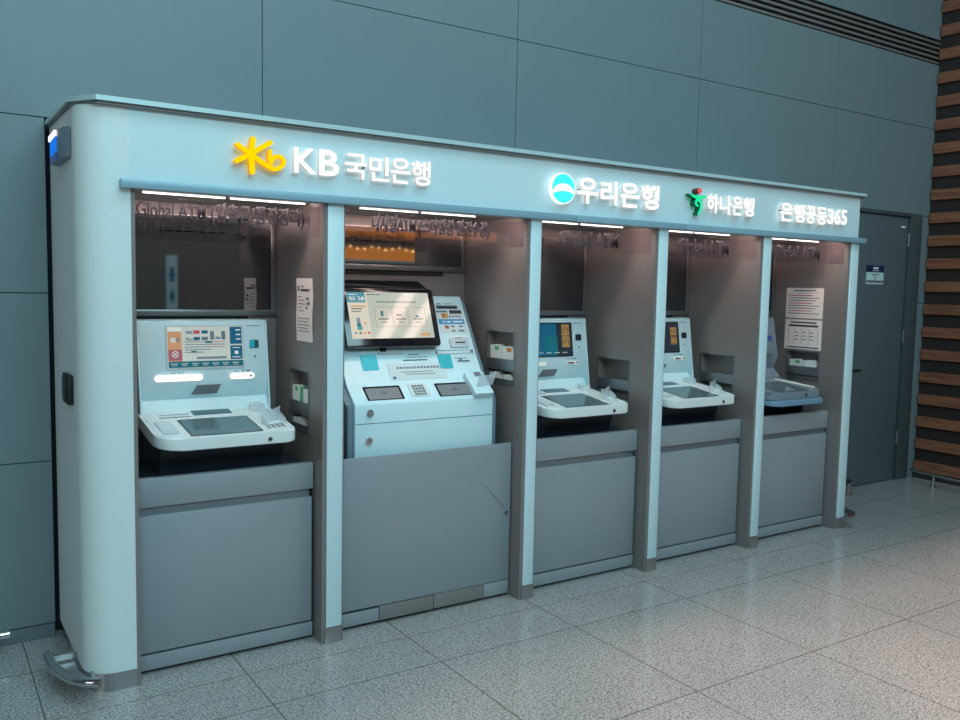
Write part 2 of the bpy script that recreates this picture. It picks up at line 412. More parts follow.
s = thing('door_plate', 'small navy and pale plate with tiny lettering fixed on the slate door', 'sign', (5.605, YW+.011, 1.66))
F = Frame((5.49, YW+.011, 1.592), (1, 0, 0), (0, 0, 1))
mb = MB(); F.plate(mb, 0, .228, 0, .145, 0, .004); mb.build('plate', 'signpale', s)
F.rects('header_field', [('signnavy', 0, .228, .092, .145)], s, h=.0045)
F.rects('lettering', [('signtext', .085, .105, .117, .133), ('signtext', .11, .128, .117, .133), ('signtext', .133, .15, .117, .133), ('signtext', .075, .16, .103, .107),
                      ('s_text', .06, .17, .072, .079), ('s_text', .075, .15, .062, .066), ('s_text', .108, .12, .038, .056), ('wbase', 0, .228, .012, .03)], s, h=.0052)

# ------------------------------------------------------------------ the booth
PR = [.014, .829, 1.839, 2.675, 3.510, 4.349]         # right edges of the posts
PW = .095
BAYS = [(.016, .734), (.829, 1.753), (1.839, 2.583), (2.675, 3.417), (3.510, 4.254)]
B = thing('machine_booth', 'long white open-front booth with five grey bays standing against the slate wall', 'booth', (2.0, .3, 0))
# rounded left end wall, white laminate
def end_outline(e=0):
    pts = [(.002, 0-e)]
    for k in range(13):
        a = -PI/2-(PI/2)*k/12
        pts.append((-.064+(.106+e)*math.cos(a), .112+(.112+e)*math.sin(a)))
    pts += [(-.172-e, .40), (-.174-e, .650), (.002, .650)]
    return pts
MB().prism([(x, y, .069) for x, y in end_outline()], (0, 0, 2.112-.069)).build('end_wall', 'laminate', B)
MB().prism([(x, y, .0) for x, y in end_outline(-.002) if y < .45] + [(.002, .42, 0)], (0, 0, .069)).build('end_wall_foot', 'steel', B)
box('end_wall_plinth', 'dark', B, -.15, 0, .42, .65, 0, .069)
box('end_jamb', 'side', B, .002, .016, .0, .13, 0, 1.84)
box('end_inner_wall', 'side', B, .002, .016, .13, .56, 0, 1.84)
# header box and lintel
box('header', 'header', B, .002, 4.345, 0, .13, 1.863, 2.112)
box('header_top', 'lintel', B, .002, 4.345, .13, .65, 2.09, 2.112)
box('header_end', 'header', B, 4.325, 4.345, .13, .65, 1.84, 2.09)
mb = MB()
for a, b_ in ((-.035, 2.018), (2.021, 2.765), (2.768, 4.388)): mb.box(a, b_, -.032, .03, 1.831, 1.8625, bev=.002)
mb.build('lintel', 'lintel', B)
tp = [(-.190, .650), (-.190, .09), (-.112, -.030), (4.368, -.030), (4.368, .650)]
MB().prism([(x, y, 2.122) for x, y in tp], (0, 0, .017)).build('roof_trim', 'trim', B)
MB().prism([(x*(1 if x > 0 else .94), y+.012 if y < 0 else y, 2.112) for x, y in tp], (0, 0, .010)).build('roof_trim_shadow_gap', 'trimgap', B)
# posts with grey cores, white faces and steel feet
for k, xr in enumerate(PR[1:]):
    x0 = BAYS[k][1]
    box('post', 'side', B, x0, xr, .0, .075, 0, 1.84)
    box('post_face', 'post', B, x0+.018, xr-.007 if k < 4 else xr, -.006, .0, .069, 1.831, bev=.002)
    box('post_foot', 'steel', B, x0+.014, xr-.006 if k < 4 else xr, -.007, .0, .0, .067, bev=.001)
box('right_outer_skin', 'post', B, 4.349, 4.354, -.004, .65, .069, 1.84)
# partitions with leaflet pockets
POCK = [(.150, .360, .880, 1.132), (.085, .318, 1.041, 1.292), (.165, .420, .918, 1.125), (.160, .412, .918, 1.127), (.175, .410, .945, 1.123)]
for k, xr in enumerate(PR[1:]):
    x0 = BAYS[k][1]
    y0, y1, z0, z1 = POCK[k]
    mb = MB(); xb = x0+.055
    mb.box(x0, xr, .075, .66 if k == 4 else .56, 0, z0); mb.box(x0, xr, .075, .66 if k == 4 else .56, z1, 1.84)
    mb.box(x0, xr, .075, y0, z0, z1)
    mb.box(x0, xr, y1, .56, z0, z1); mb.box(xb, xr, y0, y1, z0, z1)
    mb.build('partition_wall', 'side', B)
    zm = z0+.47*(z1-z0)
    pk = MB()
    for a in ((y0-.008, y0, z0-.008, z1+.008), (y1, y1+.008, z0-.008, z1+.008), (y0, y1, z0-.008, z0), (y0, y1, z1, z1+.008)):
        pk.box(x0-.003, x0+.002, a[0], a[1], a[2], a[3])
    pk.box(x0-.001, x0+.003, y0, y1, zm-.055, zm); pk.box(x0-.001, x0+.003, y0, y1, z0, z0+.02); pk.box(x0+.003, xb, y0, y1, zm-.058, zm-.052)
    pk.build('leaflet_pocket', 'frame', B)
# back walls, mirrors, soffits, light tubes, glass strips
STRIP = ['Global ATM (입출금/통장정리)', '디지털ATM (스타뱅킹 완전수정)', 'Global ATM', 'Global ATM', 'Global ATM']
SX = [(.045, .70), (1.01, 1.62), (2.045, 2.435), (2.872, 3.284), (3.69, 4.13)]
for k, (a, b_) in enumerate(BAYS):
    zb = 1.608 if k == 1 else 1.385
    box('back_panel', 'side', B, a, b_, .548, .56, .72, 1.84)
    box('mirror_panel', 'mirror', B, a, b_-.024, .541, .548, zb, 1.79)
    mb = MB(); mb.box(a, b_, .53, .548, zb-.026, zb, bev=.002); mb.box(b_-.024, b_-.006, .536, .548, zb, 1.81, bev=.002)
    mb.build('mirror_frame', 'frame', B)
    box('dark_slot', 'dark', B, a, b_-.13, .543, .548, zb-.05, zb-.028)  # plain dark strip laid below the mirror trim
    box('soffit', 'side', B, a, b_, .03, .56, 1.84, 1.86)
    w = (b_-a); L = .31 if k == 0 else .285
    c0 = a+.06 if k != 1 else a+.14
    for q in range(2):
        MB().box(c0+q*(L+.02), c0+q*(L+.022)+L, .152, .160, 1.834, 1.8395, bev=.001).build('light_tube', 'tube', B)
    l = bpy.data.lights.new('bay_fill', 'AREA'); l.shape = 'RECTANGLE'; l.size = b_-a-.1; l.size_y = .034; l.energy = 3.8*(b_-a)/.73; l.color = (1, .74, .62)  # added light hidden behind the lintel, supplies what the tubes should give
    lo = bpy.data.objects.new('bay_fill', l); COL.objects.link(lo); lo.location = ((a+b_)/2, .05, 1.838); lo.rotation_euler = (math.radians(38), 0, 0)
    g = MB(); g.box(a, b_-.001, .124, .128, 1.700, 1.819); g.box(b_-.006, b_-.002, .03, .124, 1.700, 1.819)
    gs = g.build('clear_strip', 'strip', B)
    x0, x1 = SX[k]
    text_obj('lettering', STRIP[k], x0, x1, 1.728 if k < 2 else 1.722, 1.812 if k < 2 else 1.80, .1235, 'letterd', gs, depth=.005, bold=.018)
# small things on the end wall
# counter cabinets -----------------------------------------------------------
CAB = ['grey metal base cabinet under the leftmost cash machine', 'wide plain grey cabinet below the large kiosk with the bright monitor',
       'grey metal base cabinet in the third bay from the left', 'grey metal base cabinet in the fourth bay from the left', 'grey metal base cabinet in the rightmost bay, below the grey machine']
for k, (a, b_) in enumerate(BAYS):
    c = thing('base_cabinet', CAB[k], 'cabinet', ((a+b_)/2, .30, 0), 'grey base cabinets along the booth')
    e = .002; r = b_-.012
    if k == 1:
        box('carcass', 'joint', c, a+e, b_-e, .100, .54, .0, .735)
        box('front_panel', 'cab', c, a+e, b_-.006, .080, .095, .084, .760, bev=.0015)
        mb = MB(); mb.cyl((1.722, .081, .420), (1.722, .072, .420), .011); mb.build('lock', 'chrome', c)
        mb = MB(); mb.prism([(1.720, .0801, .436), (1.607, .0801, .559), (1.6055, .0801, .5575), (1.7185, .0801, .4345)], (0, -.0004, 0)); mb.build('scratch', 'joint', c)
        box('kick_plate', 'cab', c, a+e, 1.040, .078, .098, .016, .073, bev=.001)
        box('kick_plate', 'kick', c, 1.043, 1.320, .075, .098, .016, .080, bev=.001)
        box('kick_plate', 'kick', c, 1.324, 1.60, .076, .098, .016, .082, bev=.001)
        box('kick_plate', 'cab', c, 1.603, b_-.008, .078, .098, .016, .080, bev=.001)
        box('deck', 'deck', c, a+e, b_-e, .100, .54, .735, .745)
        continue
    box('carcass', 'joint', c, a+e, b_-e, .108, .54, .0, .735)
    box('top_rail', 'cab', c, a+e, b_-.006, .080, .118, .651, .760, bev=.0015)
    box('groove_channel', 'groove', c, a+e, r-.006, .096, .118, .615, .651)
    box('front_panel', 'cab', c, a+e, r, .080, .108, .083, .616, bev=.0015)
    box('kick_plate', 'cab', c, a+e, b_-.008, .079, .108, .016, .074, bev=.001)
    box('deck', 'deck', c, a+e, b_-e, .118, .54, .735, .745)

# ------------------------------------------------------------------ cash machines
def tz(y): return .912+.141*(y-.05)
def machine(xc, kind, label):
    t = thing('cash_machine', label, 'cash machine', (xc, .33, .745), 'compact cash machines with sloping tray desks')
    grey = kind == 'grey'
    W1, W2 = ('mgrey', 'cheek') if grey else ('white', 'white2')
    hw = .268
    # upright body with a hollow under the screen
    zt = 1.345
    prof = [(.455, zt), (.447, zt-.004), (.445, zt-.012), (.410, 1.088), (.445, 1.010), (.392, .958), (.40, .90), (.53, .90), (.53, zt)]
    mb = MB()
    if not grey:
        mb.prism([(xc-hw, y, z) for y, z in prof], (2*hw, 0, 0), bev=.006, seg=2)
    else:
        vs = []
        for sx in (-1, 1):
            row = []
            for y, z in prof:
                w = hw-.020+.022*max(0, min(1, (zt-z)/.36)); row.append(mb.bm.verts.new((xc+sx*w, y, z)))
            vs.append(row)
        mb.bm.faces.new(vs[0]); mb.bm.faces.new(vs[1][::-1])
        for i in range(len(prof)): mb.bm.faces.new((vs[0][i], vs[1][i], vs[1][(i+1) % len(prof)], vs[0][(i+1) % len(prof)]))
    mb.build('body', W1 if grey else 'whitec', t)
    if not grey:
        for sx in (-1, 1):
            xa = xc+sx*hw
            pc = [(.450, 1.344), (.443, 1.336), (.408, 1.090), (.392, .985), (.39, .93), (.53, .93), (.53, 1.344)]
            mc = MB(); mc.prism([(xa, y, z) for y, z in pc], (sx*.006, 0, 0), bev=.0015, seg=2); mc.build('side_cheek', 'whitec', t)
    # neck and dark lower box under the tray
    MB().prism([(xc-.245, .20, .746), (xc-.245, .53, .746), (xc-.245, .53, .90), (xc-.245, .30, .90), (xc-.245, .17, .85)], (.50, 0, 0)).build('base_housing', 'navy', t)
    # upper face frame: from crease (y .412, z 1.098) to top (y .445, z 1.333)
    F = Frame((xc-.272, .410-.001, 1.088), (1, 0, 0), (0, .0355, .247))
    FH = .237
    if not grey:
        mb = MB(); F.plate(mb, .110, .440, .050, .236, 0, .004, r=.004); mb.build('screen_bezel', {'stickers': 'white2', 'plain': 'bezel', 'dark': 'bezel'}[kind], t)
    FS = Frame(F.p(-.002, .014, 0), F.u, F.v)
    if kind == 'stickers':
        x = .118; R = [('s_cream', x, x+.318, .042, .216), ('s_orange', x+.002, x+.058, .044, .214), ('s_pale', x+.002, x+.058, .196, .214), ('s_rose', x+.002, x+.058, .074, .120), ('s_orange', x+.002, x+.058, .122, .186),
            ('s_cream', x+.012, x+.034, .150, .170), ('s_grey', x+.038, x+.048, .152, .172),
            ('s_blue', x+.262, x+.314, .140, .214), ('s_blue', x+.262, x+.314, .074, .134), ('s_teal', x+.002, x+.316, .044, .070),
            ('s_grey', x+.118, x+.245, .078, .088)]
        for i, (c1, c2) in enumerate((('s_red', 's_blue'), ('s_blue', 's_text'))):
            for j in range(2): R.append((c1 if j == 0 else c2, x+.108+.034*j, x+.134+.034*j, .186-.028*i, .200-.028*i))
        R += [('s_text', x+.178, x+.194, .160, .196), ('s_text', x+.226, x+.242, .160, .196), ('s_grey', x+.200, x+.220, .162, .172), ('s_cream', x+.203, x+.218, .176, .198)]
        for i in range(5): R.append(('s_text', x+.070, x+.15+.03*((i*7) % 4), .150-.011*i, .1525-.011*i)); R.append(('s_red', x+.17+.01*(i % 2), x+.235, .150-.011*i, .152-.011*i)) if i in (0, 2) else None
        R.append(('s_teal', x+.155, x+.185, .146, .154)); R.append(('s_teal', x+.096, x+.118, .106, .113))
        for i in range(3): R.append(('s_pale', x+.288, x+.308, .198-.020*i, .203-.020*i))
        R += [('s_pale', x+.280, x+.296, .096, .110), ('s_pale', x+.272, x+.304, .122, .125), ('s_pale', x+.270, x+.306, .082, .085)]
        for i in range(7): R.append(('s_cream', x+.010+.043*i, x+.038+.043*i, .058, .061)); R.append(('s_cream', x+.014+.043*i, x+.034+.043*i, .051, .053))
        scr = FS.rects('info_screen', R, t, h=.0055)
        for txt, a0, a1, b0, b1 in (('VISA', .188, .216, .186, .198), ('Q', .190, .199, .157, .170)):
            pass
        text_obj('lettering', 'VISA', xc-hw+x+.068, xc-hw+x+.100, FS.p(0, .186).z, FS.p(0, .199).z, FS.p(0, .192).y-.0068, 's_blue', scr, depth=.0012, bold=.02)
        text_obj('lettering', 'Plus', xc-hw+x+.070, xc-hw+x+.098, FS.p(0, .158).z, FS.p(0, .171).z, FS.p(0, .164).y-.0068, 's_text', scr, depth=.0012, bold=.015)
        # round mark on the rose field
        mk = MB(); c = FS.p(x+.030, .100, .0068)
        ring = [c+F.u*math.cos(a)*.013+F.v*math.sin(a)*.013 for a in [2*PI*i/24 for i in range(25)]]
        mk.tube(ring, .0016, 6)
        for a in (PI/4, 3*PI/4): mk.tube([c+F.u*math.cos(a)*.011+F.v*math.sin(a)*.011, c-F.u*math.cos(a)*.011-F.v*math.sin(a)*.011], .0018, 6)
        mk.build('round_mark', 's_pale', scr)
    elif kind == 'plain':
        R = [('s_dark', .118, .436, .042, .216), ('s_blue', .118, .33, .042, .216), ('s_teal', .25, .335, .046, .150), ('s_gold', .368, .420, .150, .212), ('s_gold', .368, .420, .086, .146)]
        for zz in (.156, .092):
            for i in range(3): R.append(('s_golds', .374+.016*i, .384+.016*i, zz+.006+.014*(i % 2), zz+.036+.008*(i % 2)))
        for i in range(4): R.append(('s_cream', .20+.055*i, .235+.055*i, .056, .059))
        FS.rects('info_screen', R, t, h=.0055)
    elif kind == 'dark':
        R = [('s_dark', .118, .436, .042, .216), ('s_text', .14, .30, .05, .058), ('s_gold', .368, .420, .140, .188), ('s_golds', .368, .420, .084, .134)]
        for i in range(3): R.append(('s_golds', .374+.016*i, .384+.016*i, .150, .178)); R.append(('s_gold', .374+.016*i, .384+.016*i, .094, .122))
        FS.rects('info_screen', R, t, h=.0055)
    # small sensor window, pinhole, brand line
    mb = MB(); F.plate(mb, .466-.02*grey, .505-.02*grey, .136-.03*grey, .170-.03*grey, 0, .004, r=.003)
    mb.build('sensor_window', {'stickers': 'teald', 'plain': 'slot', 'dark': 'slot', 'grey': 'blued'}[kind], t)
    if kind == 'stickers':
        mb = MB(); F.plate(mb, .467, .486, .138, .168, .004, .0048); mb.build('sensor_lens', 'teal', t)
    mb = MB(); mb.cyl(F.p(.487, .098, -.001), F.p(.487, .098, .003), .004, n=10); mb.build('pinhole', 'slot', t)
    F.rects('maker_mark', [(W2 if grey else 's_text', .455, .515, .231, .234)], t, h=.0012)
    # slots: long bill slot and short card slot, lit on the first machine only
    lit = kind == 'stickers'
    pm = 'glow' if lit else ('s_pale' if not grey else 'cheek')
    mb = MB(); F.plate(mb, .060, .255, .001, .029, -.002, .008, r=.0138) if lit else F.plate(mb, .062, .250, .003, .022, -.002, .004, r=.009); mb.build('receipt_slot', pm, t)
    mb = MB(); F.plate(mb, .372, .478, .001, .027, -.002, .008, r=.0125) if lit else F.plate(mb, .385, .474, .003, .023, -.002, .005, r=.009)
    cs = mb.build('card_slot', pm, t)
    mb = MB(); F.plate(mb, .392, .440, .012 if lit else .009, .0145 if lit else .016, .008, .0088); mb.build('slit', 's_orange' if lit else 'slot', cs)
    mb = MB(); F.plate(mb, .458, .466, .009, .018, .007, .0092); mb.build('key_mark', 'slot', cs)
    F.rects('slot_lettering', [('s_text', .125, .145, .0345, .037), ('s_text', .155, .163, .0345, .0385), ('s_text', .169, .176, .0345, .0385), ('s_text', .39, .41, .0335, .036), ('s_text', .425, .437, .0335, .038), ('s_text', .444, .462, .0335, .039)], t, h=.0008)
    # grey shutter in the hollow
    G = Frame((xc-.272, .410, 1.088), (1, 0, 0), (0, .035, -.078)); G.n = -G.n
    mb = MB(); mb.prism([G.p(.235, .020, -.002), G.p(.335, .020, -.002), G.p(.322, .064, -.002), G.p(.215, .064, -.002)], G.n*.006); mb.build('bill_shutter', 'slotgrey', t)
    # tray
    ztr = 0 if not grey else -.008
    tw = .275
    pts = []; y0, y1, r, rb = (.048, .425, .085, .02)
    if grey: tw, y0 = .262, .06
    tx = xc-.008
    for cx, cy, st, rr in ((tw-rb, y1-rb, 0, rb), (-tw+rb, y1-rb, PI/2, rb), (-tw+r, y0+r, PI, r), (tw-.038, y0+.038, 3*PI/2, .038)):
        for i in range(9): pts.append((cx+rr*math.cos(st+PI/2*i/8), cy+rr*math.sin(st+PI/2*i/8)))
    mb = MB(); mb.prism([(tx+x, y, tz(y)+ztr) for x, y in pts], (0, 0, -.049), bev=.006, seg=3)
    tr = mb.build('tray_desk', W1, t)
    mb = MB(); mb.prism([(tx+x*.93, y+.02, tz(y)+ztr-.046) for x, y in pts], (0, .02, -.016)); mb.build('tray_underside', 'navy', t)
    T = Frame((xc, 0.05, .912+ztr), (1, 0, 0), (0, 1, .141))   # b = distance from y=.05
    # raised panel seam
    mb = MB(); T.plate(mb, -tw+.008, tw-.030, .014, .33, -.001, .0015, r=.05 if not grey else .03); mb.build('tray_inlay', W1, t)
    mb = MB(); T.plate(mb, -.158, .128, .010, .232, .001, .003, r=.004); sc = mb.build('touch_screen', 'bezel', t)
    mb = MB(); T.plate(mb, -.150, .121, .013, .222, .003, .0036, r=.003); mb.build('screen_glass', 'glass', sc)
    if not grey:
        mb = MB(); T.plate(mb, -.251, -.190, .052, .218, .0015, .006, r=.006); pd = mb.build('sign_pad', 'white2', t)
        mb = MB(); T.plate(mb, -.244, -.197, .085, .208, .006, .0068, r=.003); mb.build('pad_face', 's_lblp', pd)
        mb = MB(); T.plate(mb, -.073, .086, .286, .348, .0015, .004, r=.003); mb.build('bill_window', 'teald', t)
        T.rects('slot_label', [('s_lblp', -.215, -.088, .268, .325), ('s_text', -.175, -.09, .308, .315), ('inkd', -.214, -.089, .268, .275), ('s_text', -.205, -.18, .308, .313)], t, h=.002)
        # clear coin cup and receipt holder, vents
        mb = MB(); T.plate(mb, .171, .228, .280, .338, .001, .030, r=.012); mb.build('coin_cup', 'clear', t)
        mb = MB(); hold = [(.165, .082), (.262, .112), (.262, .118), (.165, .088)]
        for (a0, b0), (a1, b1) in (((.150, .100), (.238, .142)),):
            mb.prism([T.p(a0, b0, 0), T.p(a1, b1, 0), T.p(a1+.008, b1+.012, .060), T.p((a0+a1)/2, (b0+b1)/2+.01, .048), T.p(a0-.006, b0+.006, .062)], (0, .003, 0))
            mb.prism([T.p(a0, b0, 0), T.p(a0+.018, b0-.045, 0), T.p(a0+.012, b0-.03, .022), T.p(a0, b0, .04)], (.003, 0, 0))
            mb.prism([T.p(a1, b1, 0), T.p(a1+.018, b1-.045, 0), T.p(a1+.012, b1-.03, .022), T.p(a1, b1, .04)], (.003, 0, 0))
        mb.build('receipt_holder', 'clear', t)
        mb = MB()
        for i in range(4):
            for j in range(3): T.plate(mb, .158+.021*i, .172+.021*i, .038+.018*j+.004*i, .049+.018*j+.004*i, .0015, .003)
        mb.build('key_pad', 'slotgrey' if lit else 'white2', t)
        yk = y0-.002; zk = .882
    else:
        mb = MB(); T.plate(mb, .135, .225, .04, .28, .001, .004, r=.01); mb.build('side_inlay', 'slotgrey', t)
        mb = MB(); mb.tube([T.p(.135, .28, .006), T.p(.235, .05, .006)], .004, 8); mb.build('light_edge', 's_pale', t)
        # second shelf lip under the tray
        pt2 = [(tx+x*1.0, y-.03 if y < .3 else y, .850+.12*(y-.05)) for x, y in pts if True]
        mb = MB(); mb.prism([(min(p[0], 4.250), p[1], p[2]) for p in pt2], (0, 0, -.028), bev=.004, seg=2); mb.build('lower_shelf', 'mgrey2', t)
        zk = .880; yk = y0-.001
    mb = MB(); mb.cyl((xc+.150 if not grey else xc+.10, yk+.004, zk), (xc+.150 if not grey else xc+.10, yk-.002, zk), .0095, n=16); mb.mi = 1
    mb.cyl((xc+.150 if not grey else xc+.10, yk-.002, zk), (xc+.150 if not grey else xc+.10, yk-.003, zk), .006, n=16)
    mb.build('front_lens', ['chrome' if not grey else 'dark', 'slot'], t)
    return t
machine(.380, 'stickers', 'white cash machine with colourful info screen and lit slots, leftmost in the booth')
machine(2.225, 'plain', 'white cash machine with blue screen and two gold stickers, in the third bay')
machine(3.060, 'dark', 'white cash machine with dark screen and two gold stickers, in the fourth bay')
machine(3.885, 'grey', 'slim grey cash machine with sloping grey tray in the rightmost bay')

# ------------------------------------------------------------------ the large kiosk (second bay)
K = thing('banking_kiosk', 'large pale kiosk with tilted bright monitor and two fingerprint pads, second bay', 'banking kiosk', (1.3, .33, .745))
x0, x1 = .940, 1.668
prof = [(.130, .747), (.130, .975), (.137, .990), (.215, 1.056), (.228, 1.066), (.300, 1.192), (.440, 1.447), (.452, 1.457), (.53, 1.457), (.53, .747)]
mb = MB(); mb.prism([(x0, y, z) for y, z in prof], (x1-x0, 0, 0), bev=.006, seg=2); mb.build('body', 'whitec', K)
for a, b_ in ((x0-.030, x0), (x1, x1+.028)):
    pr = [(.140, .747), (.140, .955), (.150, .985), (.235, 1.045), (.315, 1.192), (.450, 1.435), (.53, 1.435), (.53, .747)]
    mb = MB(); mb.prism([(a, y, z) for y, z in pr], (b_-a, 0, 0), bev=.008, seg=3); mb.build('side_cheek', 'cheek', K)
box('door_seam', 'slot', K, x0+.002, x1-.002, .1290, .1302, .8965, .8985)
for (x, z) in ((1.012, .945), (1.008, .822)):
    mb = MB(); mb.cyl((x, .131, z), (x, .122, z), .0165); mb.mi = 1; mb.cyl((x, .122, z), (x, .1212, z), .0105); mb.build('lock', ['chrome', 'slotgrey'], K)
# console slope frame : (y .137,z .990) -> (.215,1.056)
C = Frame((x0, .137, .990), (1, 0, 0), (0, .078, .066))
for a in (.070, .440):
    mb = MB(); C.plate(mb, a, a+.185, .010, .092, 0, .003, r=.004); fp = mb.build('fingerprint_pad', 'bezel', K)
    mb = MB(); C.plate(mb, a+.008, a+.173, .012, .080, .003, .005, r=.003); mb.build('pad_plate', 'slotgrey', fp)
    mb = MB(); c = C.p(a+.09, .044, .0055); mb.tube([c+C.u*(.014*math.cos(q))+C.v*(.012*math.sin(q)) for q in [PI*i/10 for i in range(11)]], .0012, 6)
    mb.tube([c-C.u*.014, c+C.u*.014], .0012, 6); mb.build('finger_symbol', 'slot', fp)
mb = MB(); C.plate(mb, .296, .395, .018, .100, 0, .004, r=.01); kp = mb.build('key_pad', 's_lblp', K)
for i in range(4):
    for j in range(4):
        mb = MB(); C.plate(mb, .315+.016*i, .327+.016*i, .024+.017*j, .036+.017*j, .004, .0065, r=.002, seg=2); mb.build('key', 'slotgrey', kp)
mb = MB(); C.plate(mb, .615, .718, -.012, .13, .0, .03, r=.004); mb.build('receipt_block', 'whitec', K)
mb = MB(); C.plate(mb, .665, .700, .100, .126, .03, .034, r=.003); mb.build('receipt_button', 'slotgrey', K)
mb = MB(); mb.prism([C.p(.640, .03, .030), C.p(.735, .04, .030), C.p(.752, .075, .085), C.p(.700, .06, .070), C.p(.655, .065, .085)], (0, .003, .002)); mb.build('receipt_holder', 'clear', K)
# main lean frame : (.228,1.066) -> (.440,1.447)
A = Frame((x0, .228, 1.066), (1, 0, 0), (0, .212, .381)); A_LEN = .436
def onA(name, m, a0, a1, b0, b1, h=.003, r=.003, parent=None):
    mb = MB(); A.plate(mb, a0, a1, b0, b1, -.001, h, r=r); return mb.build(name, m, parent or K)
onA('reader_pad', 'teal', .100, .180, .062, .138); onA('reader_pad', 'teal', .505, .578, .056, .128)
cm = onA('camera_bar', 'white2', .190, .320, .140, .184, .006, .006); onA('camera_lens', 'slot', .202, .236, .150, .176, .0075, .003, cm)
rs = onA('bill_slit', 'slot', .315, .445, .104, .108, .002, 0)
onA('card_reader', 'white2', .592, .700, .165, .212, .006, .006); onA('card_slit', 'slot', .625, .680, .186, .193, .0075, 0)
on = onA('upper_card_slot', 'slot', .570, .690, .378, .392, .003, .002)
nt_ = MB(); A.plate(nt_, .225, .535, .006, .090, -.001, .0012); notice = nt_.build('instruction_label', 's_lblp', K)
R = [('s_text', .27+.018*i, .283+.018*i, .062, .072) for i in range(13)]+[('ink', .29, .46, .044, .047), ('ink', .31, .47, .032, .035), ('s_teal', .240, .256, .012, .024)]
A.rects('printed_lines', [('s_lblp', .228, .530, .010, .086)]+R, K, h=.0018)
A.rects('small_lettering', [('s_text', .348, .405, .132, .136), ('s_text', .335, .45, .120, .122), ('s_text', .10, .21, -.008, -.005), ('s_text', .53, .60, -.008, -.003), ('s_text', .53, .66, -.014, -.012),
                            ('ink', .50, .72, .150, .152), ('ink', .50, .72, .132, .134), ('s_text', .50, .51, .136, .148), ('s_text', .70, .715, .138, .148), ('s_text', .60, .67, .106, .109), ('s_text', .61, .68, .088, .096), ('s_text', .62, .64, .098, .104), ('s_text', .62, .66, .404, .407), ('s_text', .575, .60, .402, .408), ('s_text', .565, .69, .394, .396)], K, h=.0008)
R = [('s_lblp', .560, .712, .245, .372), ('s_text', .562, .625, .357, .368), ('inkd', .638, .708, .350, .370), ('s_gold', .585, .625, .325, .352), ('s_golds', .592, .606, .330, .352), ('s_lbl', .562, .710, .292, .320), ('s_pale', .585, .600, .303, .309), ('s_pale', .61, .63, .303, .309), ('s_pale', .645, .70, .303, .309)]
R += [('s_text', .630+.018*i, .640+.018*i, .330, .340) for i in range(4)]
R += [('s_golds', .590, .612, .268, .286), ('s_text', .625, .645, .276, .284), ('s_text', .672, .692, .276, .284), ('s_text', .625, .645, .252, .260), ('s_text', .665, .695, .252, .260), ('s_pale', .60, .71, .222, .228), ('s_text', .630, .670, .212, .218)]
A.rects('card_label', R, K, h=.001)
# monitor
Mo = Frame((.964, .262, 1.226), (1, 0, 0), (0, .098, .262)); ML = .283; MW = .487
mb = MB(); Mo.plate(mb, 0, MW, 0, ML, -.045, 0, r=.012, bev=.002); mon = mb.build('monitor', 'bezel', K)
mb = MB(); mb.prism([(x, y, z) for x, y, z in ((.968, .356, 1.486), (.968, .47, 1.53), (.968, .53, 1.53), (.968, .53, 1.42), (.968, .43, 1.42))], (.470, 0, 0), bev=.006); mb.build('monitor_hood', 'bezel', mon)
R = [('s_bright', .030, .458, .040, .264), ('s_green', .130, .458, .040, .264), ('s_sky', .030, .122, .214, .264),
     ('s_btile', .160, .246, .095, .190), ('s_btile', .255, .330, .095, .190), ('s_btile', .338, .425, .095, .190)]
for a in (.160, .246, .255, .330, .338, .425): R.append(('s_ink', a, a+.0012, .095, .190))
R += [('s_ink', .160, .425, .095, .0962), ('s_ink', .160, .425, .190, .1912)]
R += [('s_ink', .175+.0165*i, .187+.0165*i, .214, .220) for i in range(13)]
R += [('s_ora', .045, .12, .192, .198), ('s_ink', .045, .10, .180, .185), ('s_ink', .045, .092, .168, .172), ('s_ink', .13, .20, .250, .254),
      ('s_teal', .062, .082, .095, .112), ('s_sky', .062, .086, .082, .098), ('s_grey', .064, .080, .112, .140), ('s_ora', .098, .108, .108, .118),
      ('s_teal', .190, .203, .148, .172), ('s_green', .205, .220, .146, .154), ('s_ink', .272, .300, .148, .158), ('s_teal', .372, .388, .142, .150)]
for i in range(4): R.append((('s_grey', 's_ink', 's_ora', 's_red')[i], .046+.022*i, .056+.022*i, .062, .072))
for i in range(3): R.append(('s_ink', .176+.09*i, .228+.09*i, .130, .136)); R.append(('s_ink', .186+.09*i, .216+.09*i, .116, .119))
R.append(('s_ora', .385, .435, .050, .062))
scr = Mo.rects('display', R, mon, h=.0012)
def text_on(name, body, fr, a0, a1, b0, b1, h, m, parent, bold=.0):
    o = text_obj(name, body, 0, a1-a0, 0, b1-b0, 0, m, None, depth=.0006, bold=bold)
    loc = Vector(parent['_o'])
    for v in o.data.vertices: v.co = fr.p(a0+v.co.x, b0+v.co.z, h-v.co.y)-loc
    o.parent = parent; o['_o'] = list(loc); return o
text_on('clock_digits', '06 38', Mo, .040, .116, .222, .242, .0025, 's_pale', scr, .01)
text_on('clock_date', '-----', Mo, .040, .085, .250, .253, .0025, 's_pale', scr, .01)

